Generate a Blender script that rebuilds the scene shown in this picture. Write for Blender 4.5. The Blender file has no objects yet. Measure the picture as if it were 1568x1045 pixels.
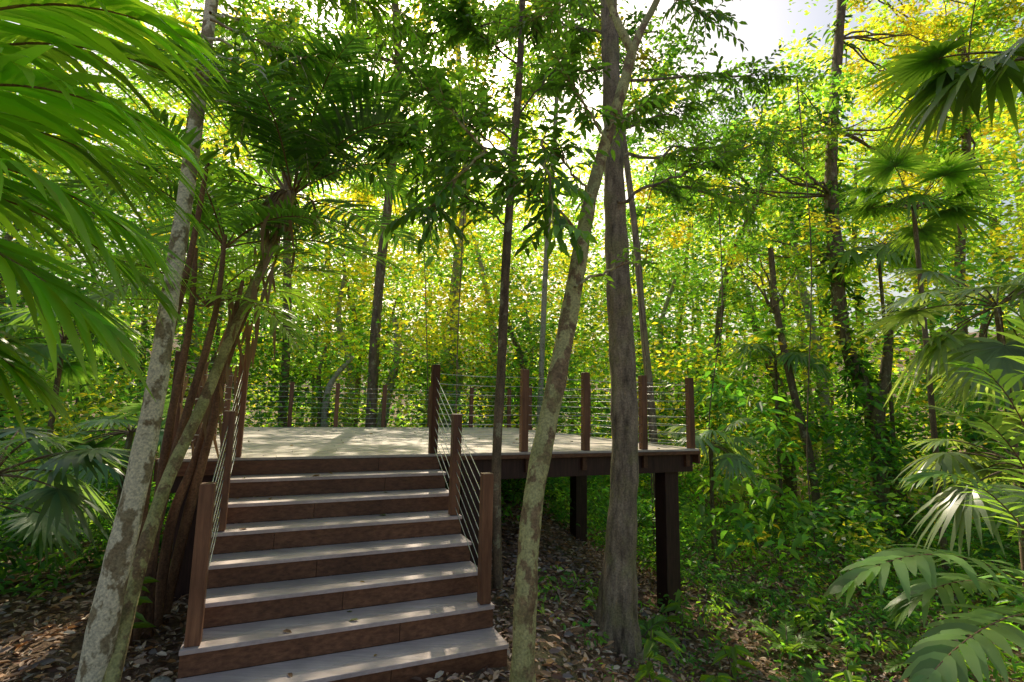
import bpy, math
import numpy as np
from mathutils import Vector, Matrix
rng=np.random.default_rng(11)
U=rng.uniform
# ------------------------------------------------------------------ site survey constants
F,PITCH,ROLL,EYE,PSI=769.4,.1302,.0195,.554,.4047
LX,LY,SW,TR,RI=-2.778,5.067,2.145,.30,.17
ZD=1.36; ZC=ZD+EYE
N2=np.array([math.cos(PSI),math.sin(PSI)]); D2=np.array([-math.sin(PSI),math.cos(PSI)])
DU0,DU1,DV1=-.58,6.02,7.0
def ss(a,b,x):
    t=np.clip((x-a)/(b-a),0,1); return t*t*(3-2*t)
def gz(x,y):
    x=np.asarray(x,float); y=np.asarray(y,float)
    z=-.92*ss(.05,2.3,x)
    b=.06*np.sin(x*1.3+.7)*np.cos(y*1.1)+.035*np.sin(x*3.1+y*2.3)
    z=z+b*ss(4,9,np.hypot(x,y-2)+x*.5)+.02*np.sin(x*5.3-y*4.1)
    z=z+1.2*ss(25,60,y)+13*ss(46,95,np.hypot(x,y))*(y>0)
    return z
cp,sp=math.cos(PITCH),math.sin(PITCH); cr,sr=math.cos(ROLL),math.sin(ROLL)
def ray(px,py):
    a=(px-784)/F; b=(522.5-py)/F
    u=a*cr-b*sr; v=a*sr+b*cr
    return np.array([u,cp-v*sp,sp+v*cp])
def W(px,py,D,S=1.13):
    r=ray(px,py); r=r/r[1]*D*S
    return np.array([r[0],r[1],r[2]+ZC])
def G(px,py):
    r=ray(px,py); z=-.5
    for i in range(30):
        k=(z-ZC)/r[2]; p=r*k; z=.5*z+.5*float(gz(p[0],p[1]))
    return np.array([p[0],p[1],z])
def loc(u,v,z):
    return np.array([LX+u*N2[0]+v*D2[0],LY+u*N2[1]+v*D2[1],z])
def uv_of(x,y):
    dx=x-LX; dy=y-LY
    return dx*N2[0]+dy*N2[1], dx*D2[0]+dy*D2[1]
def clear_mask(x,y,m=.3):
    u,v=uv_of(x,y)
    on=(u>DU0-m)&(u<DU1+m)&(v>-m)&(v<DV1+m)
    st=(u>-m)&(u<SW+m)&(v<0)&(v>-2.4-m)
    return ~(on|st)
# ------------------------------------------------------------------ mesh buffer
class Buf:
    def __init__(s): s.V=[];s.Q=[];s.C=[];s.M=[];s.n=0
    def add(s,V,Q,C=(1,1,1),m=0):
        V=np.asarray(V,np.float32).reshape(-1,3); Q=np.asarray(Q,np.int32).reshape(-1,4)
        s.V.append(V); s.Q.append(Q+s.n)
        C=np.asarray(C,np.float32)
        s.C.append(np.broadcast_to(C,(len(V),3)).copy()); s.M.append(np.full(len(Q),m,np.int32)); s.n+=len(V)
def empty(name,p=(0,0,0)):
    o=bpy.data.objects.new(name,None); bpy.context.scene.collection.objects.link(o); o.empty_display_size=.2; return o
def mk(name,buf,mats,parent=None,smooth=True,bevel=0):
    V=np.concatenate(buf.V);Q=np.concatenate(buf.Q);C=np.concatenate(buf.C);M=np.concatenate(buf.M)
    me=bpy.data.meshes.new(name)
    me.vertices.add(len(V)); me.vertices.foreach_set('co',V.ravel())
    me.loops.add(len(Q)*4); me.loops.foreach_set('vertex_index',Q.ravel())
    me.polygons.add(len(Q)); me.polygons.foreach_set('loop_start',np.arange(0,len(Q)*4,4,dtype=np.int32))
    me.polygons.foreach_set('loop_total',np.full(len(Q),4,dtype=np.int32))
    me.polygons.foreach_set('material_index',M)
    me.polygons.foreach_set('use_smooth',np.full(len(Q),smooth))
    at=me.attributes.new('tint','FLOAT_COLOR','POINT')
    at.data.foreach_set('color',np.concatenate([C,np.ones((len(C),1),np.float32)],1).ravel())
    for m in mats: me.materials.append(m)
    me.update(calc_edges=True)
    o=bpy.data.objects.new(name,me); bpy.context.scene.collection.objects.link(o)
    if parent: o.parent=parent
    if bevel:
        b=o.modifiers.new('bevel','BEVEL'); b.width=bevel; b.segments=2; b.limit_method='ANGLE'
    return o
# ------------------------------------------------------------------ materials
def newmat(name):
    m=bpy.data.materials.new(name); m.use_nodes=True; nt=m.node_tree
    return m,nt,nt.nodes['Principled BSDF'],nt.nodes['Material Output']
def mul(nt,a,b,fac=1,mode='MULTIPLY'):
    n=nt.nodes.new('ShaderNodeMix'); n.data_type='RGBA'; n.blend_type=mode
    for i,x in ((0,fac),(6,a),(7,b)):
        if isinstance(x,(int,float)): n.inputs[i].default_value=x
        elif isinstance(x,tuple): n.inputs[i].default_value=(*x,1) if len(x)==3 else x
        else: nt.links.new(x,n.inputs[i])
    return n.outputs[2]
def ramp(nt,inp,stops):
    n=nt.nodes.new('ShaderNodeValToRGB'); e=n.color_ramp.elements
    while len(e)<len(stops): e.new(.5)
    for el,(p,c) in zip(e,stops): el.position=p; el.color=(*c,1)
    nt.links.new(inp,n.inputs[0]); return n.outputs[0]
def noise(nt,scale,vec=None,detail=4,rough=.6,stretch=None):
    n=nt.nodes.new('ShaderNodeTexNoise'); n.inputs['Scale'].default_value=scale; n.inputs['Detail'].default_value=detail; n.inputs['Roughness'].default_value=rough
    if vec is None:
        tc=nt.nodes.new('ShaderNodeTexCoord'); vec=tc.outputs['Object']
    if stretch:
        mp=nt.nodes.new('ShaderNodeMapping'); mp.inputs['Scale'].default_value=stretch
        nt.links.new(vec,mp.inputs[0]); vec=mp.outputs[0]
    nt.links.new(vec,n.inputs['Vector']); return n.outputs['Fac']
def bump(nt,h,bs,strength=.5,dist=.01):
    b=nt.nodes.new('ShaderNodeBump'); b.inputs['Strength'].default_value=strength; b.inputs['Distance'].default_value=dist
    nt.links.new(h,b.inputs['Height']); nt.links.new(b.outputs[0],bs.inputs['Normal'])
def leafmat(name,transl=.42,rough=.42,spec=.5,gain=1.0,tc=(2.2,2.0,.5)):
    m,nt,bs,out=newmat(name)
    at=nt.nodes.new('ShaderNodeAttribute'); at.attribute_name='tint'
    g=gain; c=mul(nt,at.outputs['Color'],(g,g,g))
    nt.links.new(c,bs.inputs['Base Color']); bs.inputs['Roughness'].default_value=rough
    bs.inputs['Specular IOR Level'].default_value=spec
    tr=nt.nodes.new('ShaderNodeBsdfTranslucent')
    c2=mul(nt,c,tc); nt.links.new(c2,tr.inputs[0])
    mx=nt.nodes.new('ShaderNodeMixShader'); mx.inputs[0].default_value=transl
    nt.links.new(bs.outputs[0],mx.inputs[1]); nt.links.new(tr.outputs[0],mx.inputs[2]); nt.links.new(mx.outputs[0],out.inputs[0])
    return m
M_LEAF=leafmat('leaf',.5,.42,.5,2.05); M_PALM=leafmat('palm_leaf',.5,.33,.6,2.1)
M_FAR_HAZE=leafmat('canopy_leaf_haze_tint',.55,.42,.5,2.35,(2.5,2.05,.55))  # lighter, yellower leaf colour stands in for haze and sunlit canopy
M_DRY=leafmat('dry_leaf',.08,.65,.3,2.6,(1.2,1,.7))
def bark(name,c1,c2,patch,pscale,pthr,furrow=0,bumpd=.01,moss=None):
    m,nt,bs,out=newmat(name)
    a=noise(nt,14,detail=6,stretch=(1,1,.25) if furrow else None)
    col=ramp(nt,a,[(.3,c1),(.7,c2)])
    if patch:
        p=noise(nt,pscale,detail=4,rough=.62,stretch=(1,1,.7))
        f=ramp(nt,p,[(pthr-.03,(0,0,0)),(pthr+.03,(1,1,1))])
        col=mul(nt,col,patch,f,'MIX')
    if moss:
        p=noise(nt,3.3,detail=5); f=ramp(nt,p,[(.48,(0,0,0)),(.62,(.8,.8,.8))])
        col=mul(nt,col,moss,f,'MIX')
    fine=noise(nt,60,detail=4); col=mul(nt,col,ramp(nt,fine,[(.3,(.55,.55,.55)),(.7,(1.3,1.3,1.3))]))
    nt.links.new(col,bs.inputs['Base Color']); bs.inputs['Roughness'].default_value=.85
    h=noise(nt,22 if furrow else 30,detail=6,stretch=(1,1,.12) if furrow else None)
    bump(nt,h,bs,1.0,bumpd)
    return m
B_MOT=bark('bark_mottled',(.26,.18,.09),(.42,.35,.20),(.82,.73,.50),8,.47,0,.006)
B_LICH=bark('bark_lichen',(.17,.105,.05),(.40,.27,.13),(.55,.50,.21),9,.5,0,.012,(.36,.34,.12))
B_FUR=bark('bark_furrowed',(.10,.07,.045),(.52,.40,.27),None,5,.5,1,.045,(.33,.29,.14))
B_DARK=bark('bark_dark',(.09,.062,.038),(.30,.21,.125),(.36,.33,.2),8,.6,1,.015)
B_RED=bark('palm_stem',(.14,.07,.037),(.36,.2,.10),None,5,.5,1,.01)
B_PALE=bark('bark_pale',(.3,.27,.2),(.55,.5,.4),(.22,.17,.11),8,.6,0,.006)
def wood(name,dark,light,rough=.55,axis=None,spec=.4,wear=None):
    m,nt,bs,out=newmat(name)
    at=nt.nodes.new('ShaderNodeAttribute'); at.attribute_name='tint'
    tc=nt.nodes.new('ShaderNodeTexCoord')
    mp=nt.nodes.new('ShaderNodeMapping'); nt.links.new(tc.outputs['Object'],mp.inputs[0])
    mp.inputs['Rotation'].default_value=(0,0,-PSI)
    mp.inputs['Scale'].default_value=axis or (1,14,14)
    g=noise(nt,3.0,mp.outputs[0],detail=7,rough=.65)
    col=ramp(nt,g,[(.3,dark),(.72,light)])
    st=noise(nt,1.7,detail=5); col=mul(nt,col,ramp(nt,st,[(.3,(.68,.66,.66)),(.7,(1.18,1.15,1.12))]))
    if wear:
        w=noise(nt,2.6,detail=8,rough=.75); col=mul(nt,col,wear,ramp(nt,w,[(.5,(0,0,0)),(.68,(.75,.75,.75))]),'MIX')
    col=mul(nt,col,at.outputs['Color'])
    nt.links.new(col,bs.inputs['Base Color']); bs.inputs['Roughness'].default_value=rough
    bs.inputs['Specular IOR Level'].default_value=spec
    bump(nt,g,bs,.35,.003)
    return m
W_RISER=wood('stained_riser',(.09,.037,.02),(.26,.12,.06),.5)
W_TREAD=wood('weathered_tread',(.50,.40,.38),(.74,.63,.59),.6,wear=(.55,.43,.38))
W_DECK=wood('weathered_deck',(.5,.44,.38),(.76,.69,.60),.65,wear=(.56,.47,.39))
W_POST=wood('stained_post',(.13,.055,.03),(.32,.155,.08),.5,(14,14,1))
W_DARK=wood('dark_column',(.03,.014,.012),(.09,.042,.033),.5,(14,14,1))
m,nt,bs,out=newmat('steel_cable'); bs.inputs['Metallic'].default_value=.9; bs.inputs['Roughness'].default_value=.35
nt.links.new(ramp(nt,noise(nt,40),[(.3,(.45,.45,.46)),(.7,(.7,.7,.7))]),bs.inputs['Base Color']); M_STEEL=m
m,nt,bs,out=newmat('forest_soil')
a=noise(nt,1.1,detail=8,rough=.7); b=noise(nt,26,detail=6,rough=.7)
col=ramp(nt,b,[(.28,(.09,.058,.037)),(.5,(.24,.16,.105)),(.72,(.46,.35,.26))])
col=mul(nt,col,ramp(nt,a,[(.3,(.6,.62,.55)),(.7,(1.2,1.05,.95))]))
gr=noise(nt,.35,detail=6); col=mul(nt,col,(.09,.14,.04),ramp(nt,gr,[(.5,(0,0,0)),(.62,(.5,.5,.5))]),'MIX')
nt.links.new(col,bs.inputs['Base Color']); bs.inputs['Roughness'].default_value=.95; bump(nt,b,bs,1,.03); M_SOIL=m
m,nt,bs,out=newmat('limestone'); nt.links.new(ramp(nt,noise(nt,15),[(.3,(.3,.29,.25)),(.7,(.6,.57,.5))]),bs.inputs['Base Color']); bs.inputs['Roughness'].default_value=.9; bump(nt,noise(nt,30),bs,1,.02); M_ROCK=m
# ------------------------------------------------------------------ builders
def box(buf,u0,u1,v0,v1,z0,z1,m=0,c=(1,1,1)):
    V=[loc(u,v,z) for z in (z0,z1) for (u,v) in ((u0,v0),(u1,v0),(u1,v1),(u0,v1))]
    Q=[(0,3,2,1),(4,5,6,7),(0,1,5,4),(1,2,6,5),(2,3,7,6),(3,0,4,7)]
    buf.add(V,Q,c,m)
def catmull(P,n):
    P=np.asarray(P,float); P=np.vstack([2*P[0]-P[1],P,2*P[-1]-P[-2]]); out=[]
    for i in range(1,len(P)-2):
        for t in np.linspace(0,1,n,endpoint=False):
            p0,p1,p2,p3=P[i-1:i+3]
            out.append(.5*((2*p1)+(-p0+p2)*t+(2*p0-5*p1+4*p2-p3)*t*t+(-p0+3*p1-3*p2+p3)*t**3))
    out.append(P[-2]); return np.array(out)
def tube(buf,P,R,sides=8,m=0,c=(1,1,1),rough=0,flare=None,sub=1):
    P=np.asarray(P,float); R=np.asarray(R,float)
    if sub>1:
        k=len(P); P=catmull(P,sub); R=np.interp(np.linspace(0,k-1,len(P)),np.arange(k),R)
    T=np.gradient(P,axis=0); T/=np.linalg.norm(T,axis=1)[:,None]+1e-9
    up=np.array([1,0,0]) if abs(T[0][2])>.7 else np.array([0,0,1.])
    A=np.cross(T,up); A/=np.linalg.norm(A,axis=1)[:,None]+1e-9; B=np.cross(T,A)
    th=np.linspace(0,2*np.pi,sides,endpoint=False)
    rad=R[:,None]*np.ones((1,sides))
    if rough:
        ph=U(0,6,4); L=np.arange(len(P))[:,None]
        rad=rad*(1+rough*(np.sin(2*th+ph[0]+L*.13)+.7*np.sin(3*th+ph[1]-L*.21)+.5*np.sin(5*th+ph[2]+L*.1))/2+rough*.5*np.sin(L*.9+ph[3])+U(-rough,rough,rad.shape)*.35)
    if flare is not None:
        h,amt,lob=flare; z=P[:,2]-P[0,2]; f=np.exp(-np.maximum(z,0)/h)[:,None]
        rad=rad*(1+f*amt*(.55+.45*np.cos(lob*th+.8)+.25*np.cos((lob+2)*th)))
    V=P[:,None,:]+rad[:,:,None]*(np.cos(th)[None,:,None]*A[:,None,:]+np.sin(th)[None,:,None]*B[:,None,:])
    n=len(P); i=np.arange(n-1)[:,None]*sides; j=np.arange(sides)[None,:]; j2=(j+1)%sides
    Q=np.stack([i+j,i+j2,i+sides+j2,i+sides+j],-1).reshape(-1,4)
    buf.add(V.reshape(-1,3),Q,c,m)
TQ=(np.array([(0,0,0),(.45,-.5,.06),(1,0,-.06),(.45,.5,.06)]),np.array([(0,1,2,3)]))
TL=(np.array([(0,0,0),(.28,-.42,.09),(.68,-.36,.05),(1,0,-.12),(.68,.36,.05),(.28,.42,.09)]),np.array([(0,1,2,3),(0,3,4,5)]))
TS=(np.array([(0,-.2,0),(0,.2,0),(.2,-.48,0),(.2,.48,0),(.5,-.5,0),(.5,.5,0),(.8,-.3,0),(.8,.3,0),(1,-.02,0),(1,.02,0)]),np.array([(0,2,3,1),(2,4,5,3),(4,6,7,5),(6,8,9,7)]))
def leaves(buf,P,D,Nn,L,Wd,C,T=TQ,droop=0,m=0):
    P=np.asarray(P,float);D=np.asarray(D,float);Nn=np.asarray(Nn,float)
    n=len(P)
    if n==0: return
    D=D/(np.linalg.norm(D,axis=1)[:,None]+1e-9)
    S=np.cross(D,Nn); S/=np.linalg.norm(S,axis=1)[:,None]+1e-9; N3=np.cross(S,D)
    L=np.broadcast_to(L,(n,)).astype(float); Wd=np.broadcast_to(Wd,(n,)).astype(float)
    t,q=T; k=len(t)
    V=P[:,None,:]+(L[:,None]*t[None,:,0])[:,:,None]*D[:,None,:]+(Wd[:,None]*t[None,:,1])[:,:,None]*S[:,None,:]+(L[:,None]*t[None,:,2])[:,:,None]*N3[:,None,:]
    dr=np.broadcast_to(droop,(n,))
    V[:,:,2]-=(L*dr)[:,None]*t[None,:,0]**2
    C=np.broadcast_to(np.asarray(C,float),(n,3)); C=np.repeat(C,k,0)
    Q=(np.arange(n)[:,None,None]*k+q[None]).reshape(-1,4)
    buf.add(V.reshape(-1,3),Q,C,m)
def rdir(n,z0=-.7,z1=.35):
    a=U(0,2*np.pi,n); z=U(z0,z1,n); r=np.sqrt(np.maximum(1-z*z,.05)); return np.stack([r*np.cos(a),r*np.sin(a),z],1)
def rnorm(n,j=.55):
    v=rng.normal(0,j,(n,3)); v[:,2]+=1; return v
def clumps(buf,C,R,n,L0,tint,flat=.6,T=TQ,wr=.48,jit=.3,droop=0,m=0,test=None,nj=.7):
    C=np.asarray(C,float); M=len(C); R=np.broadcast_to(R,(M,)); tint=np.broadcast_to(tint,(M,3))
    idx=np.repeat(np.arange(M),n); K=len(idx)
    o=rng.normal(0,1,(K,3)); o/=np.linalg.norm(o,axis=1)[:,None]; o*=(U(0,1,K)**.45)[:,None]; o[:,2]*=flat
    P=C[idx]+o*R[idx][:,None]
    L=np.asarray(np.broadcast_to(L0,(M,)))[idx]*U(.6,1.25,K)
    c=tint[idx]*np.exp(rng.normal(0,jit,(K,1)))*np.exp(rng.normal(0,.08,(K,3)))
    D=rdir(K); D[:,:2]+=o[:,:2]*.8
    if test is not None:
        k=test(P); P=P[k];D=D[k];L=L[k];c=c[k];K=len(P)
    leaves(buf,P,D,rnorm(K,nj),L,L*wr,c,T,droop,m)
def bez(P0,P1,P2,n):
    t=np.linspace(0,1,n)[:,None]; return (1-t)**2*P0+2*t*(1-t)*P1+t*t*P2
GREENS=np.array([(.028,.075,.022),(.04,.105,.026),(.065,.14,.028),(.105,.17,.03),(.185,.19,.03)])
def green(n,w=(3,4,3,1.5,.6)):
    w=np.array(w)/sum(w); return GREENS[rng.choice(5,n,p=w)]*U(.72,1.28,(n,1))
def frond(buf,P0,P1,P2,n=34,LL=.5,LW=.035,c=(.06,.12,.02),droop=.3,vee=.25,rr=.009,a0=1.25,a1=.5,start=.12,m=0,stem_m=1):
    P0,P1,P2=map(lambda q:np.asarray(q,float),(P0,P1,P2))
    K=bez(P0,P1,P2,18); tube(buf,K,np.linspace(rr,rr*.25,18),5,stem_m,np.array(c)*1.3)
    s=np.linspace(start,.995,n); t=s[:,None]
    P=(1-t)**2*P0+2*t*(1-t)*P1+t*t*P2; T=2*(1-t)*(P1-P0)+2*t*(P2-P1); T/=np.linalg.norm(T,axis=1)[:,None]
    up=np.array([0,0,1.]); S=np.cross(T,up); S/=np.linalg.norm(S,axis=1)[:,None]+1e-6; Nn=np.cross(S,T)
    ang=(a0+(a1-a0)*s)
    prof=np.sin(np.pi*np.clip(s*.86+.12,0,1))**.6
    for sg in (-1,1):
        a=ang*U(.9,1.1,n); D=np.cos(a)[:,None]*T+sg*np.sin(a)[:,None]*S+vee*Nn+rng.normal(0,.05,(n,3))
        leaves(buf,P,D,Nn+rng.normal(0,.18,(n,3))+sg*S*-.2,LL*prof*U(.85,1.12,n),LW*U(.8,1.15,n),np.array(c)*np.exp(rng.normal(0,.22,(n,1))),TS,droop*U(.5,1.5,n),m)
def fan(buf,C,D,Nn,R=.5,n=26,c=(.06,.12,.03),droop=.25,span=2.5,m=0,stem_from=None):
    C=np.asarray(C,float);D=np.asarray(D,float);Nn=np.asarray(Nn,float)
    D/=np.linalg.norm(D); S=np.cross(D,Nn); S/=np.linalg.norm(S); Nn=np.cross(S,D)
    a=np.linspace(-span,span,n)+rng.normal(0,.02,n)
    dd=np.cos(a)[:,None]*D+np.sin(a)[:,None]*S+.12*Nn
    L=R*(.72+.28*np.cos(a*.55))*U(.9,1.08,n)
    leaves(buf,np.repeat(C[None],n,0),dd,np.repeat(Nn[None],n,0)+rng.normal(0,.12,(n,3)),L,R*2*span/n*.62,np.array(c)*np.exp(rng.normal(0,.15,(n,1))),TS,droop*U(.7,1.4,n),m)
    if stem_from is not None:
        q=np.asarray(stem_from,float); mid=(q+C)/2; mid[2]+=.15*np.linalg.norm(C-q)
        tube(buf,bez(q,mid,C,10),np.linspace(.012,.006,10),5,1,np.array(c)*1.2)
def palm_fans(name,base,h,nf,R,Lp,c,mats,bent=(0,0),zr=(-.5,.9)):
    e=empty(name); b=Buf(); top=np.array([base[0]+bent[0],base[1]+bent[1],base[2]+h])
    tube(b,[base+np.array([0,0,-.15]),(np.array(base)+top)/2+U(-.05,.05,3),top],[.05,.04,.035],9,1,(1,1,1),.05,sub=5)
    for i in range(nf):
        az=i*2.4+U(-.3,.3); el=U(*zr)
        d=np.array([math.cos(az)*math.cos(el),math.sin(az)*math.cos(el),math.sin(el)])
        C=top+d*Lp*U(.7,1.1)
        fan(b,C,d+np.array([0,0,-.35]),np.array([-d[0]*.6,-d[1]*.6,1.0]),R*U(.8,1.15),26,np.array(c)*U(.75,1.25),U(.2,.75),2.3,0,top)
    mk(name+'_leaves_and_stem',b,mats,e); return e
def palm_pinnate(b,top,nf,L,LL,LW,c,el=(.1,1.3),n=36,droop=.3,az0=0,azs=None):
    for i in range(nf):
        az=(az0+i*2.4+U(-.25,.25)) if azs is None else U(*azs); e=U(*el)
        d=np.array([math.cos(az)*math.cos(e),math.sin(az)*math.cos(e),math.sin(e)]); h=np.array([math.cos(az),math.sin(az),0])
        P1=top+d*L*.55; P2=top+d*L*.75+h*L*.28+np.array([0,0,-U(.1,.5)*L])
        frond(b,top,P1,P2,n,LL,LW,np.array(c)*U(.7,1.3),droop)
def limb(b,P0,P2,nt=24,LL=.12,c=(.05,.11,.02),r0=.02,arch=.12,spread=.55,nl=11,s0=.25,down=.35,jit=.35,wr=.42):
    P0=np.asarray(P0,float);P2=np.asarray(P2,float); d=P2-P0; ln=np.linalg.norm(d)
    P1=(P0+P2)/2+np.array([0,0,arch*ln])+rng.normal(0,.05*ln,3)
    K=bez(P0,P1,P2,14); K[1:-1]+=rng.normal(0,.012*ln,(12,3)); tube(b,K,np.linspace(r0,.004,14),7,0,(1,1,1),.05)
    PP=[];DD=[];NN=[];CC=[];LLs=[]
    for i in range(nt):
        s=s0+(1-s0)*(i+U(0,1))/nt; t=s
        q=(1-t)**2*P0+2*t*(1-t)*P1+t*t*P2; T=2*(1-t)*(P1-P0)+2*t*(P2-P1); T/=np.linalg.norm(T)
        dr=T*.6+rng.normal(0,.75,3)*np.array([1,1,.55]); dr/=np.linalg.norm(dr); l=spread*U(.4,1.1)
        e=q+dr*l; m_=(q+e)/2+np.array([0,0,.08*l]); e=e-np.array([0,0,.15*l])
        tw=bez(q,m_,e,7); tube(b,tw,np.linspace(.006,.002,7),4,0)
        S=np.cross(dr,[0,0,1]); S/=np.linalg.norm(S)+1e-6
        tt=np.linspace(.15,1,nl)[:,None]; p=(1-tt)**2*q+2*tt*(1-tt)*m_+tt*tt*e
        sg=np.where(np.arange(nl)%2==0,1,-1)[:,None]
        PP.append(p); DD.append(dr*.7+sg*S*U(.5,1.1,(nl,1))+rng.normal(0,.2,(nl,3))+np.array([0,0,-down])); NN.append(rnorm(nl,.35))
        tc=np.array(c)*math.exp(rng.normal(0,jit)); CC.append(tc*np.exp(rng.normal(0,.15,(nl,1)))); LLs.append(LL*U(.65,1.2,nl))
    PP,DD,NN,CC=map(np.concatenate,(PP,DD,NN,CC)); L=np.concatenate(LLs)
    leaves(b,PP,DD,NN,L,L*wr,CC,TL,.12,1)
# ================================================================== GROUND
g=Buf(); k=np.linspace(-1,1,260); ax=np.sinh(k*5.2)/np.sinh(5.2)*220
X,Y=np.meshgrid(ax+1,ax+5); Z=gz(X,Y)+.015*rng.normal(0,1,X.shape)*(np.hypot(X,Y-5)<15)
n=len(ax); i=np.arange(n-1)[:,None]*n; j=np.arange(n-1)[None]
g.add(np.stack([X,Y,Z],-1).reshape(-1,3),np.stack([i+j,i+j+1,i+n+j+1,i+n+j],-1).reshape(-1,4))
mk('ground',g,[M_SOIL])
lt=Buf(); K=70000
r=U(0,1,K)**.75*13+1.2; a=U(-1.0,1.0,K); x=np.sin(a)*r; y=np.cos(a)*r
u,v=uv_of(x,y); kk=~((u>-.05)&(u<SW+.05)&(v<0)&(v>-2.15)); x,y,r=x[kk],y[kk],r[kk]; K=len(x)
P=np.stack([x,y,gz(x,y)+U(.005,.05,K)],1)
LIT=np.array([(.17,.10,.055),(.24,.17,.12),(.08,.045,.03),(.33,.27,.21),(.19,.135,.11),(.24,.13,.055),(.12,.10,.09)])
c=LIT[rng.choice(7,K,p=[.2,.2,.2,.08,.14,.06,.12])]*U(.7,1.2,(K,1))
L=U(.03,.085,K)*(1+r*.06); leaves(lt,P,rdir(K,-.25,.3),rnorm(K,.45),L,L*.45,c,TL,U(-.3,.2,K))
mk('leaf_litter',lt,[M_DRY])
# ================================================================== DECK
deck=empty('wooden_deck')
b=Buf(); bw=.14; nb=int(DV1/bw)
for i in range(nb):
    v0=i*bw; cuts=[DU0]+sorted(U(DU0+.8,DU1-.8,1+(i%2)))+[DU1]
    for a_,b_ in zip(cuts[:-1],cuts[1:]):
        box(b,a_+.002,b_-.002,v0+.003,v0+bw-.003,ZD-.028,ZD+U(-.001,.001),0,np.ones(3)*U(.82,1.1))
mk('deck_boards',b,[W_DECK],deck,False,.003)
b=Buf()
zf=ZD-.03
box(b,DU0,-.003,-.022,.012,ZD-.16,zf,0); box(b,SW+.003,DU1,-.022,.012,zf-.045,zf,0)
box(b,SW+.05,DU1-.04,.10,.22,zf-.30,zf-.004,1); box(b,DU0+.04,-.05,.10,.22,zf-.30,zf-.004,1)
box(b,DU1-.012,DU1+.022,.014,DV1,zf-.18,zf+.03,0,(.9,.9,.9)); box(b,DU0-.022,DU0+.012,.014,DV1,zf-.18,zf+.03,0,(.9,.9,.9))
box(b,DU0,DU1,DV1,DV1+.03,zf-.18,zf+.02,0)
for uu in np.arange(DU0+.3,DU1-.1,.55): box(b,uu-.03,uu+.03,.23,DV1-.02,zf-.17,zf-.006,1)
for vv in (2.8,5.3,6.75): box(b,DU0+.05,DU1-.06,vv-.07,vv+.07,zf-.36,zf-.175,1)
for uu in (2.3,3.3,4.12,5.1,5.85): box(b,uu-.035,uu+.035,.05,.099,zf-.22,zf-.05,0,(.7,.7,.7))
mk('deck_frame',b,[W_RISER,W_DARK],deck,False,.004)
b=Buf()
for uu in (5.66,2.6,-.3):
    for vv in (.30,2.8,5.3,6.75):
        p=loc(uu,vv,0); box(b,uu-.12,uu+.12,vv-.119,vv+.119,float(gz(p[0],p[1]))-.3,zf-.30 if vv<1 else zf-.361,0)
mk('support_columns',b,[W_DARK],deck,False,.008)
# ================================================================== STAIRS
st=empty('wooden_staircase'); b=Buf()
for k in range(1,8):
    zt=ZD-k*RI; v0=-k*TR; vb=v0+TR
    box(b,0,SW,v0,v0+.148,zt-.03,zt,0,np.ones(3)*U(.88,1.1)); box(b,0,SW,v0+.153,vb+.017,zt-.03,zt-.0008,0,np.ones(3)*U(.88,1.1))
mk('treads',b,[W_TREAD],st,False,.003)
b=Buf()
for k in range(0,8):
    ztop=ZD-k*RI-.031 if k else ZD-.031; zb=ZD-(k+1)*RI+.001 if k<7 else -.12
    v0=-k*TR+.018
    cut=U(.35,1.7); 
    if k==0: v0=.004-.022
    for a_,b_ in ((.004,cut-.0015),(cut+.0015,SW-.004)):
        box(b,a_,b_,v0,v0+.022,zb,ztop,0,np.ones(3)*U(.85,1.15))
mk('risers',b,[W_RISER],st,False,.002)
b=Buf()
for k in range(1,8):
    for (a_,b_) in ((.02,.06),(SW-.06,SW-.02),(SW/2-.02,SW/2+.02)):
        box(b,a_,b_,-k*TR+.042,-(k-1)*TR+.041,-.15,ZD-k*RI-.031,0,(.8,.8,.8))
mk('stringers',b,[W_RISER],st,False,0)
b=Buf(); K=34; P=[];
for i in range(K):
    if i<16:
        k=rng.integers(1,8); P.append(loc(U(.1,SW-.1),-k*TR+U(.02,.25),ZD-k*RI+.006))
    else: P.append(loc(U(0,5.8),U(.1,6),ZD+.008))
c=np.array([(.16,.10,.03),(.08,.09,.025),(.11,.06,.03)])[rng.integers(0,3,K)]
L=U(.04,.09,K); leaves(b,P,rdir(K,-.05,.05),rnorm(K,.12),L,L*.5,c,TL)
mk('fallen_leaves',b,[M_DRY])
# ================================================================== RAILINGS
rl=empty('cable_railing'); b=Buf(); cb=Buf()
def post(u,v,z0,h=1.03,w=.09):
    box(b,u-w/2,u+w/2,v-w/2,v+w/2,z0,z0+h,0,np.ones(3)*U(.8,1.15)); return (u,v,z0)
def cables(p,q,n=8,lo=.1,hi=.93,sag=0.0):
    for h in np.linspace(lo,hi,n):
        A=loc(p[0],p[1],p[2]+h); B=loc(q[0],q[1],q[2]+h); s=np.linspace(0,1,7)[:,None]
        K=A*(1-s)+B*s; K[:,2]-=sag*U(.3,1.4)*4*(s[:,0]*(1-s[:,0])); tube(cb,K,[.004]*7,5)
def zt(k): return ZD-k*RI
for uu in (.065,SW-.065):
    a_=post(uu,.075,ZD+.002); m_=post(uu,-3*TR+.075,zt(3)+.002,.98); e_=post(uu,-6*TR+.075,zt(6)+.002,1.02)
    cables(a_,m_,8,.1,.9); cables(m_,e_,8,.1,.88)
fr=[post(q,.075,ZD+.002) for q in (SW-.065,3.24,4.14,5.08,5.93)][1:]
prev=(SW-.065,.075,ZD)
for q in fr: cables(prev,q,8,.1,.93,.012); prev=q
side=[fr[-1]]+[post(5.93,vv,ZD+.002) for vv in (1.5,2.9,4.3,5.6,6.9)]
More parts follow.
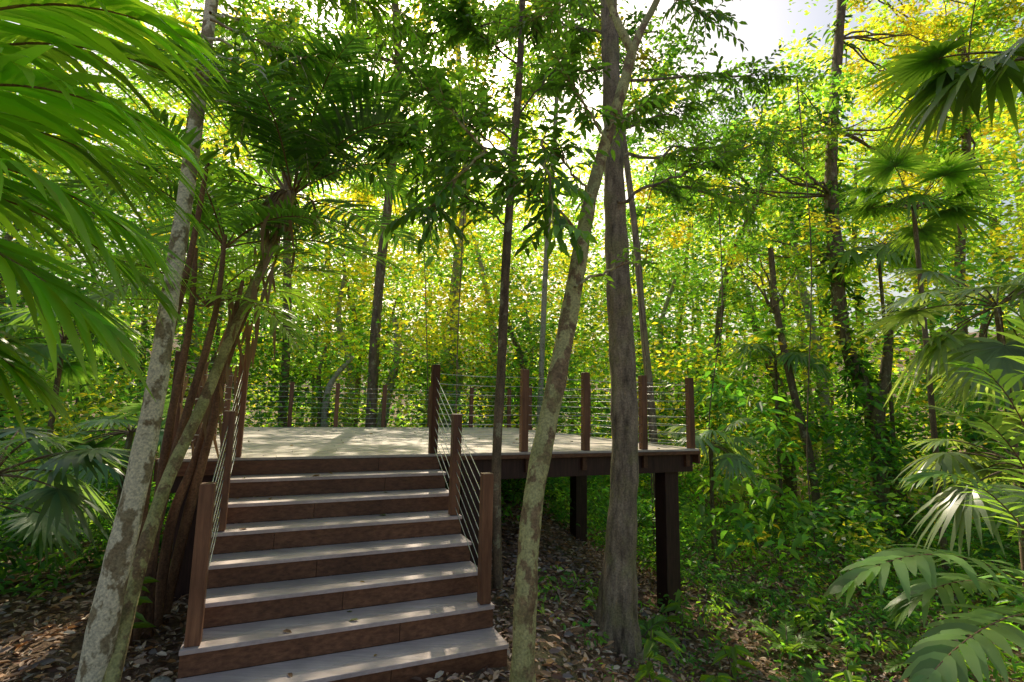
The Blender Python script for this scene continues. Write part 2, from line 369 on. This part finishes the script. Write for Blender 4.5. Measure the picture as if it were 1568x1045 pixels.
for p_,q_ in zip(side[:-1],side[1:]): cables(p_,q_,8,.1,.93,.012)
back=[side[-1]]+[post(uu,6.9,ZD+.002) for uu in (4.85,3.75,2.6,1.5,.5,-.49)]
for p_,q_ in zip(back[:-1],back[1:]): cables(p_,q_,8,.1,.93,.015)
left=[back[-1]]+[post(-.49,vv,ZD+.002) for vv in (5.6,4.2,2.8,1.4,.075)]
for p_,q_ in zip(left[:-1],left[1:]): cables(p_,q_,8,.1,.93,.015)
cables(left[-1],(.065,.075,ZD),8,.1,.93)
mk('railing_posts',b,[W_POST],rl,False,.006); mk('steel_cables',cb,[M_STEEL],rl)
# ================================================================== NAMED TREES
def trunk(pts,radii,base=None):
    """pts: (px,py,relative distance) surveyed axis; anchored to the terrain at its base"""
    B=G(pts[0][0],pts[0][1]) if base is None else np.array(base)
    d0=pts[0][2]; out=[B+np.array([0,0,-.12]),B+np.array([0,0,.02])]
    for (x,y,d) in pts[1:]:
        out.append(W(x,y,B[1]+(d-d0)*1.13,1))
    rad=[radii[0],radii[0]]+list(np.interp(np.linspace(0,1,len(pts)-1),np.linspace(0,1,len(radii)),radii))
    return np.array(out),rad
def tree(name,pts,radii,mat,flare=None,rough=.06,sides=18,sub=9,base=None):
    e=empty(name); b=Buf(); P,R=trunk(pts,radii,base); tube(b,P,R,sides,0,(1,1,1),rough,flare,sub)
    return e,b,P
LN=(.06,.13,.024)
e1,b1,P1=tree('mottled_bark_tree',[(135,1080,2.75),(165,930,2.78),(205,760,2.85),(238,600,2.95),(258,470,3.05),(280,330,3.2),(305,150,3.35),(325,0,3.5),(345,-150,3.6),(350,-400,3.8)],[.082,.072,.064,.058,.054,.048,.044],B_MOT,(.15,.3,3))
for (a0,a1,nt) in (((322,30,3.48),(470,90,3.5),20),((305,150,3.35),(420,190,3.9),16),((318,60,3.5),(560,140,4.3),36),((335,-60,3.6),(620,20,4.2),34),((330,-30,3.6),(420,-40,4.4),20),((312,100,3.4),(480,230,4.3),20),((322,20,3.5),(420,60,4.6),20)):
    limb(b1,W(*a0),W(*a1),nt,.115,(.085,.165,.026),.014,.1,.55)
mk('mottled_bark_tree_trunk_and_leaves',b1,[B_MOT,M_LEAF],e1)
e2,b2,P2=tree('leaning_forked_tree',[(798,1085,3.0),(805,900,3.08),(818,760,3.2),(845,620,3.35),(872,480,3.5),(890,380,3.6),(905,300,3.75),(928,215,3.9),(955,130,4.0),(968,80,4.1)],[.08,.076,.072,.066,.06,.056,.05],B_LICH,(.15,.35,4),.09)
y2=P2[-1][1]
for L_ in ([(968,80),(940,20),(920,-60),(905,-200)],[(968,80),(985,40),(1010,-10),(1040,-120)]):
    tube(b2,[W(x,y,y2+i*.12,1) for i,(x,y) in enumerate(L_)],np.linspace(.045,.028,4),12,0,(1,1,1),.06,None,6)
def Dy(x,y,d): return W(x,y,d,1)
for (a0,a1,nt,LL) in (((905,300,4.2),(830,215,3.7),14,.12),((895,360,4.1),(745,235,3.9),22,.12),((928,215,4.3),(860,110,4.2),20,.11),((830,215,3.7),(850,350,3.4),11,.13),((920,-20,4.6),(800,40,4.6),26,.11),((1010,-10,4.7),(1090,30,4.6),20,.10),((880,440,4.0),(1000,400,4.8),6,.09),((745,235,3.9),(650,330,3.6),18,.12),((745,235,3.9),(640,130,3.9),22,.12),((930,200,4.3),(1010,150,5.0),18,.11)):
    limb(b2,Dy(*a0),Dy(*a1),nt,LL,LN,.014,.08,.42,nl=9)
mk('leaning_forked_tree_trunk_and_leaves',b2,[B_LICH,M_LEAF],e2)
e3,b3,P3=tree('furrowed_bark_tree',[(942,990,4.1),(950,850,4.12),(957,700,4.15),(953,550,4.2),(946,400,4.25),(940,280,4.3),(937,150,4.4),(932,0,4.5),(925,-150,4.6),(915,-400,4.8)],[.155,.135,.13,.125,.115,.10,.09,.08],B_FUR,(.42,1.05,5),.08,28,12)
D3=P3[0][1]
for (a0,a1,nt) in (((945,310,0),(1120,235,.3),30),((938,200,.2),(1060,170,.9),30),((936,120,.3),(1200,120,1.6),44),((934,60,.4),(760,30,.8),34),((1000,285,.2),(1150,320,1.0),24),((936,100,.4),(800,140,1.2),30),((940,250,.2),(1240,220,1.8),40)):
    limb(b3,Dy(a0[0],a0[1],D3+a0[2]),Dy(a1[0],a1[1],D3+a1[2]),nt,.105,LN,.022,.06,.5)
mk('furrowed_bark_tree_trunk_and_leaves',b3,[B_FUR,M_LEAF],e3)
e4,b4,P4=tree('slender_tree',[(762,905,4.95),(760,720,4.9),(768,560,4.9),(775,400,4.9),(785,250,4.9),(795,120,4.9),(800,0,4.9),(805,-150,4.9)],[.052,.05,.046,.04,.036],B_DARK,(.2,.3,3),.05,14)
D4=P4[0][1]
for (a0,a1,nt) in (((785,250,0),(640,120,-.8),34),((790,180,0),(880,60,.3),24),((778,350,0),(690,290,-.6),20),((796,100,0),(680,10,-.4),38),((783,280,0),(600,220,-.9),36),((798,40,0),(560,60,-.2),44),((788,220,0),(720,160,.8),24),((786,240,0),(520,180,.2),40)):
    limb(b4,Dy(a0[0],a0[1],D4+a0[2]),Dy(a1[0],a1[1],D4+a1[2]),nt,.12,LN,.014,.08,.5)
mk('slender_tree_trunk_and_leaves',b4,[B_DARK,M_LEAF],e4)
def crown(b,fromP,C,rad,M,n,LL,w,cr=(.35,.7),T=TQ,nb=8,br=.035,gain=1.0):
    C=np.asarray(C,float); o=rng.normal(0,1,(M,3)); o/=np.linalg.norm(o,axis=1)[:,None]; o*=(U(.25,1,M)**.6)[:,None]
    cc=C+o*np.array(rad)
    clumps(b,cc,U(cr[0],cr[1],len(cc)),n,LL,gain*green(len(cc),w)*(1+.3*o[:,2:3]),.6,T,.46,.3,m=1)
    for i in rng.choice(len(cc),min(nb,len(cc)),replace=False):
        m_=(np.asarray(fromP)+cc[i])/2+np.array([0,0,.1]); K=bez(np.asarray(fromP,float),m_,cc[i],7); K[1:-1]+=rng.normal(0,.06,(5,3)); tube(b,K,np.linspace(br,.008,7),6,0)
e5,b5,P5=tree('epiphyte_covered_tree',[(1392,815,9.5),(1355,690,9.3),(1325,600,9.2),(1292,515,9.1),(1280,400,9.1),(1272,300,9.1),(1275,200,9.1),(1285,60,9.1),(1292,-50,9.1),(1295,-200,9.1)],[.17,.15,.14,.17,.14,.12,.1,.09],B_DARK,(.4,.4,4),.12,16,8)
D5=P5[0][1]
for (x,y,dd,rx,rz,M,w) in ((1180,180,-1,2.2,1.1,52,(3,4,3,1.5,.4)),(1090,260,-1.5,1.7,1.0,34,(3,4,2,1,0)),(1390,90,.8,2.0,1.4,56,(.2,1,2,3,5)),(1350,-80,.5,2.2,1.4,56,(0,.5,2,3,6)),(1240,330,.5,1.3,.8,22,(3,3,2,1,0)),(1400,220,.6,1.6,.9,34,(1,2,3,3,3)),(1180,380,.8,1.2,.8,18,(1,2,3,3,3)),(1520,40,1.5,2.2,1.6,46,(.2,1,3,3,4))):
    C=Dy(x,y,D5+dd); src=P5[np.argmin(np.abs(P5[:,2]-(C[2]-.8)))]
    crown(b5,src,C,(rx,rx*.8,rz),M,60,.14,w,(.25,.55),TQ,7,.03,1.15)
cc=[]; q=catmull(P5,10)
for i in range(90):
    s=U(.22,.85); p=q[int(s*(len(q)-1))]+rng.normal(0,.19,3); cc.append(p)
clumps(b5,cc,.22,7,.26,green(90,(4,3,2,1,0)),.9,TL,.3,.3,.4,1)
mk('epiphyte_covered_tree_trunk_and_leaves',b5,[B_DARK,M_FAR_HAZE],e5)
def midtree(name,pts,radii,mat,crowns,LL=.15):
    r=ray(*pts[0][:2]); x=r[0]/r[1]*pts[0][2]; y=pts[0][2]
    e,b,P=tree(name,pts,radii,mat,(.25,.3,3),.07,12,6,base=(x,y,float(gz(x,y))))
    for (x,y,dd,rx,rz,M,n,w) in crowns:
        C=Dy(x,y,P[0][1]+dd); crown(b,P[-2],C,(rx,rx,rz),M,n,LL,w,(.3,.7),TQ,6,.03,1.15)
    mk(name+'_trunk_and_leaves',b,[mat,M_FAR_HAZE],e)
midtree('pale_slender_tree',[(822,745,15),(828,600,15),(836,400,15),(850,200,15),(856,0,15),(850,-120,15)],[.085,.075,.06],B_PALE,[(850,10,0,3,2,54,60,(1,3,3,3,3)),(780,150,1,2.4,1.5,32,50,(1,2,3,3,3)),(740,0,0,2.4,1.6,34,60,(1,3,3,3,2))],.2)
midtree('dark_forest_tree',[(563,760,14.5),(568,640,14.5),(574,520,14.5),(584,400,14.5),(600,260,14.5),(610,100,14.5),(600,-50,14.5)],[.15,.13,.11],B_DARK,[(640,110,0,3,2,52,60,(2,3,3,3,2)),(540,250,1,2.4,1.5,34,60,(1,2,3,3,3)),(520,40,0,3,2,50,60,(2,4,3,2,1))],.19)
midtree('forest_tree',[(1255,790,12),(1240,700,12),(1215,600,12),(1190,480,12),(1180,380,12)],[.09,.08,.06],B_DARK,[(1180,400,0,1.8,1.1,24,60,(1,3,3,3,2))])
midtree('forest_tree',[(1090,770,17),(1095,600,17),(1110,430,17),(1160,300,17),(1190,180,17)],[.13,.11,.08],B_DARK,[(1150,270,1,3.4,2,56,60,(1,2,3,3,3)),(1040,330,0,2,1.4,30,60,(1,2,3,3,3)),(1010,200,0,2.6,1.6,44,60,(2,3,3,2,1))],.21)
midtree('forest_tree',[(430,800,15),(432,650,15),(440,500,15),(440,300,15),(450,100,15)],[.13,.12,.1],B_DARK,[(430,140,1,3.4,2.4,62,60,(1,2,3,3,3)),(330,40,0,3.2,2.2,50,60,(1,3,3,2,2))],.2)
midtree('forest_tree',[(1500,800,13),(1480,600,13),(1470,400,13),(1480,200,13),(1470,50,13)],[.12,.11,.09],B_DARK,[(1490,150,1,3.2,2.2,66,60,(0,1,2,3,5)),(1420,350,1,2.2,1.2,30,50,(0,1,3,3,4)),(1430,30,0,2.6,1.8,46,60,(0,1,2,3,5))],.18)
midtree('forest_tree',[(1012,800,10.2),(1000,650,10.2),(985,500,10.2),(972,350,10.3),(950,180,10.4),(930,40,10.5),(910,-60,10.6)],[.08,.07,.06,.05],B_FUR,[(880,30,0,2.0,1.3,42,60,(2,4,3,2,1)),(960,90,.5,1.6,1.1,30,60,(2,4,3,2,1))],.15)
midtree('forest_tree',[(690,760,18),(690,600,18),(700,450,18),(712,250,18),(700,60,18)],[.14,.12,.1],B_PALE,[(720,200,0,3.4,2.2,48,60,(1,2,3,3,3)),(650,330,1,2.6,1.6,34,60,(0,1,3,3,5)),(640,30,0,3.2,2.2,44,60,(1,3,3,3,3))],.22)
# ================================================================== LEFT PALM CLUSTER
ep=empty('feather_palm'); b=Buf()
top=W(448,300,4.5)
def stem(pts,r,m=1,fl=(.12,.3,3)):
    P,R=trunk(pts,r); tube(b,P,R,12,m,(1,1,1),.06,fl,8); return P
stem([(160,1090,3.0),(210,880,3.3),(255,740,3.6),(310,620,3.9),(360,500,4.1),(410,390,4.3),(450,290,4.5)],[.05,.045,.042,.042,.048],2)
for q in ([(205,985,4.0),(240,800,4.05),(290,620,4.1),(330,480,4.15),(345,360,4.2)],[(240,960,4.1),(262,800,4.1),(300,700,4.2),(345,560,4.3),(395,440,4.4)],[(225,975,4.2),(236,820,4.2),(262,640,4.2),(290,500,4.2),(300,380,4.2)],[(250,950,4.3),(290,780,4.3),(325,650,4.3),(350,520,4.3),(372,430,4.3)],[(190,1000,4.0),(215,800,4.0),(250,560,4.0),(290,400,4.0),(318,250,4.1)]):
    stem(q,[.042,.033,.026,.018],1)
palm_pinnate(b,top,15,2.4,.58,.034,(.04,.095,.022),(.15,1.35),46,.35)
palm_pinnate(b,W(345,380,4.3),9,1.7,.42,.032,(.065,.14,.024),(.2,1.3),32,.35)
palm_pinnate(b,W(318,470,4.2),10,1.4,.4,.03,(.11,.19,.028),(0,1.2),28,.4)
for i in range(9):
    a=U(0,6.28); q=top+np.array([math.cos(a)*.25,math.sin(a)*.25,-U(.3,.7)]); frond(b,top,top+np.array([math.cos(a)*.3,math.sin(a)*.3,.1]),q,12,.22,.02,(.12,.08,.045),.8,0,.008,.6,.3,m=3,stem_m=1)
for i in range(70):
    s=U(0,1); p=W(300+130*s+U(-25,25),640-290*s+U(-50,50),4.2+U(-.2,.2)); leaves(b,[p],[(U(-.3,.3),U(-.3,.3),-1)],[(0,-1,.2)],U(.2,.5),.03,(.12,.08,.04),TS,.05,3)
mk('feather_palm_stems_and_fronds',b,[M_PALM,B_RED,B_LICH,M_DRY],ep)
en=empty('broad_leaved_palm'); b=Buf(); cn=(.11,.205,.024)
S0=W(-330,330,1.75)
base=np.array([S0[0],S0[1],0.]); tube(b,[base-[0,0,.1],base+[.03,0,S0[2]*.5],S0],[.09,.07,.06],12,1,(1,1,1),.05,None,6)
for (p1,p2,LL) in (((-120,-130,1.7),(290,60,2.0),.72),((-100,0,1.7),(260,210,1.9),.72),((-120,120,1.6),(220,370,1.8),.68),((-150,250,1.6),(160,500,1.7),.62),((-60,-250,1.9),(330,-120,2.4),.6),((-200,420,1.7),(50,580,1.9),.52),((-60,60,2.3),(290,330,2.6),.62),((-80,-60,2.2),(320,140,2.5),.64),((-40,200,2.2),(250,460,2.4),.55)):
    frond(b,S0,W(*p1),W(*p2),30,LL,.058,np.array(cn)*U(.65,1.25),.5,.15,.013,1.15,.35,.25)
mk('broad_leaved_palm_stem_and_fronds',b,[M_PALM,B_RED],en)
er=empty('feather_palm'); b=Buf(); S0=G(1660,1045)+np.array([.3,.3,0]); S0t=S0+np.array([0,0,.35])
tube(b,[S0-[0,0,.1],S0t],[.06,.05],10,1)
for (p1,p2,LL,lw) in (((1480,740,2.6),(1290,900,2.6),.42,.055),((1560,860,2.3),(1420,1040,2.1),.42,.055),((1540,650,3),(1400,740,3.4),.4,.04),((1600,560,3),(1480,560,3.2),.45,.04),((1620,700,2.3),(1500,640,2.3),.4,.04),((1650,500,3.2),(1540,470,3.6),.4,.04),((1500,800,2.9),(1380,940,3.2),.4,.05)):
    frond(b,S0t,W(*p1),W(*p2),22,LL,lw,np.array((.10,.18,.06))*U(.85,1.3),.4,.2,.009,1.1,.4,.35)
mk('feather_palm_fronds',b,[M_PALM,B_RED],er)
def gp(x,y): return np.array([x,y,float(gz(x,y))])
PM=[M_PALM,B_DARK]
palm_fans('fan_palm',gp(4.2,3.4),5.5,11,.62,.7,(.07,.13,.025),PM,(-.1,.1),(-.6,.6))
palm_fans('fan_palm',gp(5.9,6.0),4.1,17,.7,.8,(.13,.18,.12),PM,(.1,.1),(-.9,.8))
palm_fans('fan_palm',gp(6.9,8.3),6.3,14,.65,.8,(.09,.16,.04),PM)
palm_fans('fan_palm',gp(3.9,9.9),2.2,14,.5,.65,(.13,.19,.12),PM)
palm_fans('fan_palm',gp(4.9,4.9),2.3,13,.5,.7,(.12,.17,.09),PM,(0,0),(-.5,.9))
palm_fans('fan_palm',gp(9.0,12.),7.0,14,.75,.9,(.11,.18,.04),PM)
palm_fans('fan_palm',gp(6.6,12.5),4.2,14,.65,.8,(.10,.17,.09),PM)
palm_fans('fan_palm',gp(8.1,7.9),3.6,14,.65,.8,(.12,.17,.11),PM)
palm_fans('fan_palm',gp(-5.1,5.0),.9,13,.42,.6,(.09,.15,.10),PM)
palm_fans('fan_palm',gp(-4.9,6.6),1.5,13,.5,.6,(.09,.16,.10),PM)
palm_fans('fan_palm',gp(-4.2,4.2),1.3,12,.45,.6,(.08,.14,.09),PM)
palm_fans('fan_palm',gp(-7.0,7.8),2.8,14,.6,.8,(.08,.15,.05),PM)
palm_fans('fan_palm',gp(3.7,3.5),.5,9,.36,.45,(.10,.18,.08),PM,(0,0),(.1,1.1))
# ================================================================== UNDERGROWTH
ug=Buf(); 
def scatter(n,r0,r1,a0,a1,p=.6):
    r=r0+(r1-r0)*U(0,1,n)**p; a=U(a0,a1,n); return np.sin(a)*r,np.cos(a)*r
x,y=scatter(1500,4.0,16,.06,1.0,.7); k=clear_mask(x,y,.15)&(rng.uniform(0,1,1500)<ss(4.5,9.5,np.hypot(x,y)*1.0+x*.12)+.25); x,y=x[k],y[k]
z=gz(x,y); nr=ss(3.5,9,np.hypot(x,y)); h=U(.05,.36,len(x))*nr+.04
clumps(ug,np.stack([x,y,z+h],1),U(.14,.4,len(x))*(.45+.55*nr),20,U(.06,.13,len(x))*(.6+.4*nr),1.5*green(len(x),(1.5,4,4,2,.2)),.8,TL,.42,.25,.15)
x,y=scatter(500,7,20,-.2,.35,.8); z=gz(x,y); k=(y>6.9); x,y,z=x[k],y[k],z[k]; u,v=uv_of(x,y); h=np.where((u<DU1)&(v<DV1)&(u>DU0),U(.1,.5,len(x)),U(.2,1,len(x)))
kk=(v>2.2)|(u>DU1+.2); clumps(ug,np.stack([x,y,z+h],1)[kk],.38,40,.12,1.4*green(kk.sum(),(2,4,3,2,0)),.7,TL,.42,.3,.15)
x,y=scatter(420,6.2,13,-1.0,-.52,.7); k=clear_mask(x,y,.2); x,y=x[k],y[k]
clumps(ug,np.stack([x,y,gz(x,y)+U(.05,.6,len(x))],1),U(.2,.4,len(x)),34,U(.07,.13,len(x)),1.4*green(len(x),(2,4,3,2,0)),.8,TL,.4,.3,.2)
x,y=scatter(750,9.5,18,-1.0,1.0,.8); k=clear_mask(x,y,.9)&((y>13.2-.42*x)|(x>5.2)|(x<-5)); x,y=x[k],y[k]; rr=np.hypot(x,y)
clumps(ug,np.stack([x,y,gz(x,y)+U(.2,1,len(x))**1.2*(1.0+.22*(rr-7))],1),U(.4,.8,len(x)),50,.16,1.4*green(len(x),(2,4,3,2,1)),.8,TQ,.45,.3)
x,y=scatter(140,8.5,15,.36,.98,1); k=clear_mask(x,y,.7)&((np.abs(np.arctan2(x,y)-.64)>.12)|(y>10.8)); x,y=x[k],y[k]; cc=np.stack([x,y,gz(x,y)+U(.3,3.4,len(x))],1)
clumps(ug,cc,U(.35,.7,len(x)),24,.22,1.4*green(len(x),(2,4,4,2,.2)),.8,TL,.5,.25,.3)
mk('undergrowth',ug,[M_LEAF])
for i,(x,y) in enumerate(((-4.2,6.0),(-5.2,7.0),(-4.9,8.2),(2.9,5.1),(3.3,6.3),(4.6,5.9),(1.5,5.9),(5.4,7.3),(3.6,8.0),(2.5,4.5))):
    b=Buf(); t=gp(x,y)+np.array([0,0,.04])
    palm_pinnate(b,t,9,U(.4,.7),.13,.022,(.09,.17,.035),(.5,1.2),24,.2)
    mk('fern_plant',b,[M_LEAF,B_DARK])
for i,(x,y) in enumerate(((1.9,4.9),(2.4,5.7),(3.0,4.3),(2.2,6.7),(3.9,6.9),(1.2,4.4),(4.4,5.2),(-2.9,4.1),(3.4,5.4),(2.6,3.9))):
    b=Buf(); t=gp(x,y); h=U(.2,.6); tube(b,[t,t+[U(-.05,.05),0,h*.5],t+[U(-.1,.1),0,h]],[.008,.006,.004],5,1)
    n=16; s=U(.3,1,n); P=t+np.stack([0*s,0*s,s*h],1); L=U(.12,.26,n); leaves(b,P,rdir(n,-.1,.5),rnorm(n,.3),L,L*.32,np.array((.10,.18,.03))*U(.8,1.2,(n,1)),TL,.35)
    mk('sapling',b,[M_LEAF,B_DARK])
# ================================================================== DISTANT FOREST
df=Buf()
def elmax(az):
    a=np.degrees(az); e=np.full(a.shape,62.)
    e=np.where((a>15)&(a<31),33+np.abs(a-23)*.8,e)
    e=np.where((a>-22)&(a<10),34+5*np.sin(a*.9),e)
    return e
def okc(P):
    az=np.arctan2(P[:,0],P[:,1]); el=np.degrees(np.arctan2(P[:,2]-ZC,np.hypot(P[:,0],P[:,1])))
    return (el<elmax(az)+6*np.sin(az*23))&(P[:,1]>4)
tiers=[(14.5,17.5,30,(4,6.5),.18),(18,22,34,(7.5,10.5),.21),(23,28,40,(11,15.5),.26),(30,36,44,(16,22),.32),(38,47,48,(23,32),.40)]
for r0,r1,n,hh,LLf in tiers:
    for i in range(n):
        a=-1.05+2.1*(i+U(0,1))/n; r=U(r0,r1); x,y=math.sin(a)*r,math.cos(a)*r
        if not clear_mask(np.array([x]),np.array([y]),1.5)[0]: continue
        z=float(gz(x,y)); h=U(*hh)*(1.25 if abs(a)>.5 else 1); lean=rng.normal(0,.5,2)
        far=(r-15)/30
        if U(0,1)<.4:
            rt=U(.06,.17)*(1+far*.4); K=np.array([(x,y,z-.2),(x+lean[0]*.3+U(-.3,.3),y,z+h*.35),(x+lean[0]*.6+U(-.4,.4),y,z+h*.6),(x+lean[0],y+lean[1],z+h*.8)])
            tube(df,K,[rt*1.2,rt,rt*.75,rt*.45],8,int(U(0,1)<.35)*2,(1,1,1),.08,None,5)
        wd=2.3+far*2.0; M=int(23+far*8)
        o=rng.normal(0,1,(M,3)); o/=np.linalg.norm(o,axis=1)[:,None]; o*=(U(.15,1,M)**.6)[:,None]
        cc=np.array([x+lean[0],y+lean[1],z+h*.66])+o*np.array([wd,wd,h*.36])
        k=okc(cc); cc=cc[k]; o=o[k]
        if len(cc)==0: continue
        q=U(0,1); w=(3,4,2,.6,.1) if q<.28 else ((2-far,3-far,3,2.5+far*2,1.5+far*3) if q<.62 else (.2,.8,2,4,6))  # yellow-weighted mixes paint sunlit crowns into the leaf colour
        clumps(df,cc,U(.55,1.15,len(cc))*(1+far*.6),44,LLf,green(len(cc),w)*(1.2+.3*o[:,2:3])*(1+.3*far)+np.array([.012,.01,.012])*far,.62,TQ,.52,.3,m=1,test=okc)  # leaf colour lifted with distance, painted in place of atmospheric haze
for r0,r1,n,zt_,L in ((14,20,400,3.4,.19),(20,30,460,6,.26),(30,48,540,9,.42)):
    x,y=scatter(n,r0,r1,-1.05,1.05,1); k=clear_mask(x,y,1.2)&((r0>15)|(y>14.5)|(np.abs(x)>8)); x,y=x[k],y[k]; rr=np.hypot(x,y)
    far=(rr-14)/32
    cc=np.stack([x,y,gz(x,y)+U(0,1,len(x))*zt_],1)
    clumps(df,cc,U(.6,1.3,len(x))*(1+far*.9),58,L,1.25*green(len(x),(2,3,3,2.5,1.6))*(1+.4*far[:,None]),.75,TQ,.55,.32,m=1)  # same painted haze: low foliage colour lightens with distance
mk('distant_forest',df,[B_DARK,M_FAR_HAZE,B_PALE])
b=Buf()
for (x0,y0,x1,y1,d) in ((1100,300,1085,640,8.5),(735,40,700,560,8),(1220,120,1235,680,8.2),(640,100,655,560,12),(1010,240,990,560,8.8)):
    A=W(x0,y0,d); B=W(x1,y1,d); tube(b,[A,(A+B)/2+rng.normal(0,.15,3),B+[0,0,-.2],[B[0]+.1,B[1],float(gz(B[0],B[1]))]],[.012,.012,.012,.012],5,0,(1,1,1),.1,None,7)
mk('hanging_lianas',b,[B_DARK])
b=Buf(); p=G(243,1062); th=np.linspace(0,np.pi,7); ph=np.linspace(0,2*np.pi,11)[:-1]
V=[[p[0]+.09*math.sin(t)*math.cos(q)*U(.85,1.15),p[1]+.07*math.sin(t)*math.sin(q)*U(.85,1.15),p[2]+.03+.07*math.cos(t)*U(.9,1.1)] for t in th for q in ph]
Q=[(i*10+j,i*10+(j+1)%10,(i+1)*10+(j+1)%10,(i+1)*10+j) for i in range(6) for j in range(10)]
b.add(V,Q); mk('limestone_rock',b,[M_ROCK])
# ================================================================== LIGHT, SKY, CAMERA
sc=bpy.context.scene
EL,AZ=math.radians(39),math.radians(-11)
w_=bpy.data.worlds.new('World'); sc.world=w_; w_.use_nodes=True
nt=w_.node_tree; bg=nt.nodes['Background']; sk=nt.nodes.new('ShaderNodeTexSky'); sk.sky_type='NISHITA'; sk.sun_disc=False
sk.dust_density=4.5; sk.ozone_density=.4; sk.air_density=1.3
sk.sun_elevation=EL; sk.sun_rotation=AZ; nt.links.new(sk.outputs[0],bg.inputs[0]); bg.inputs[1].default_value=.15
S=Vector((math.cos(EL)*math.sin(AZ),math.cos(EL)*math.cos(AZ),math.sin(EL)))
l=bpy.data.lights.new('sun','SUN'); l.energy=5; l.angle=math.radians(.5); l.color=(1,.87,.66)
lo=bpy.data.objects.new('sun',l); sc.collection.objects.link(lo); lo.rotation_mode='QUATERNION'; lo.rotation_quaternion=S.to_track_quat('Z','Y'); lo.location=(0,0,30)
cam=bpy.data.objects.new('camera',bpy.data.cameras.new('camera')); sc.collection.objects.link(cam); sc.camera=cam
Fw=Vector((0,cp,sp)); Up=Vector((0,-sp,cp)); Rt=Vector((1,0,0))
R_=Rt*cr+Up*sr; U_=-Rt*sr+Up*cr
Mx=Matrix((R_,U_,-Fw)).transposed().to_4x4(); Mx.translation=(0,0,ZC); cam.matrix_world=Mx
cam.data.sensor_width=36; cam.data.lens=F/1568*36; cam.data.clip_end=600; cam.data.clip_start=.05
sc.view_settings.view_transform='Standard'; sc.view_settings.look='None'; sc.view_settings.exposure=0; sc.view_settings.gamma=1
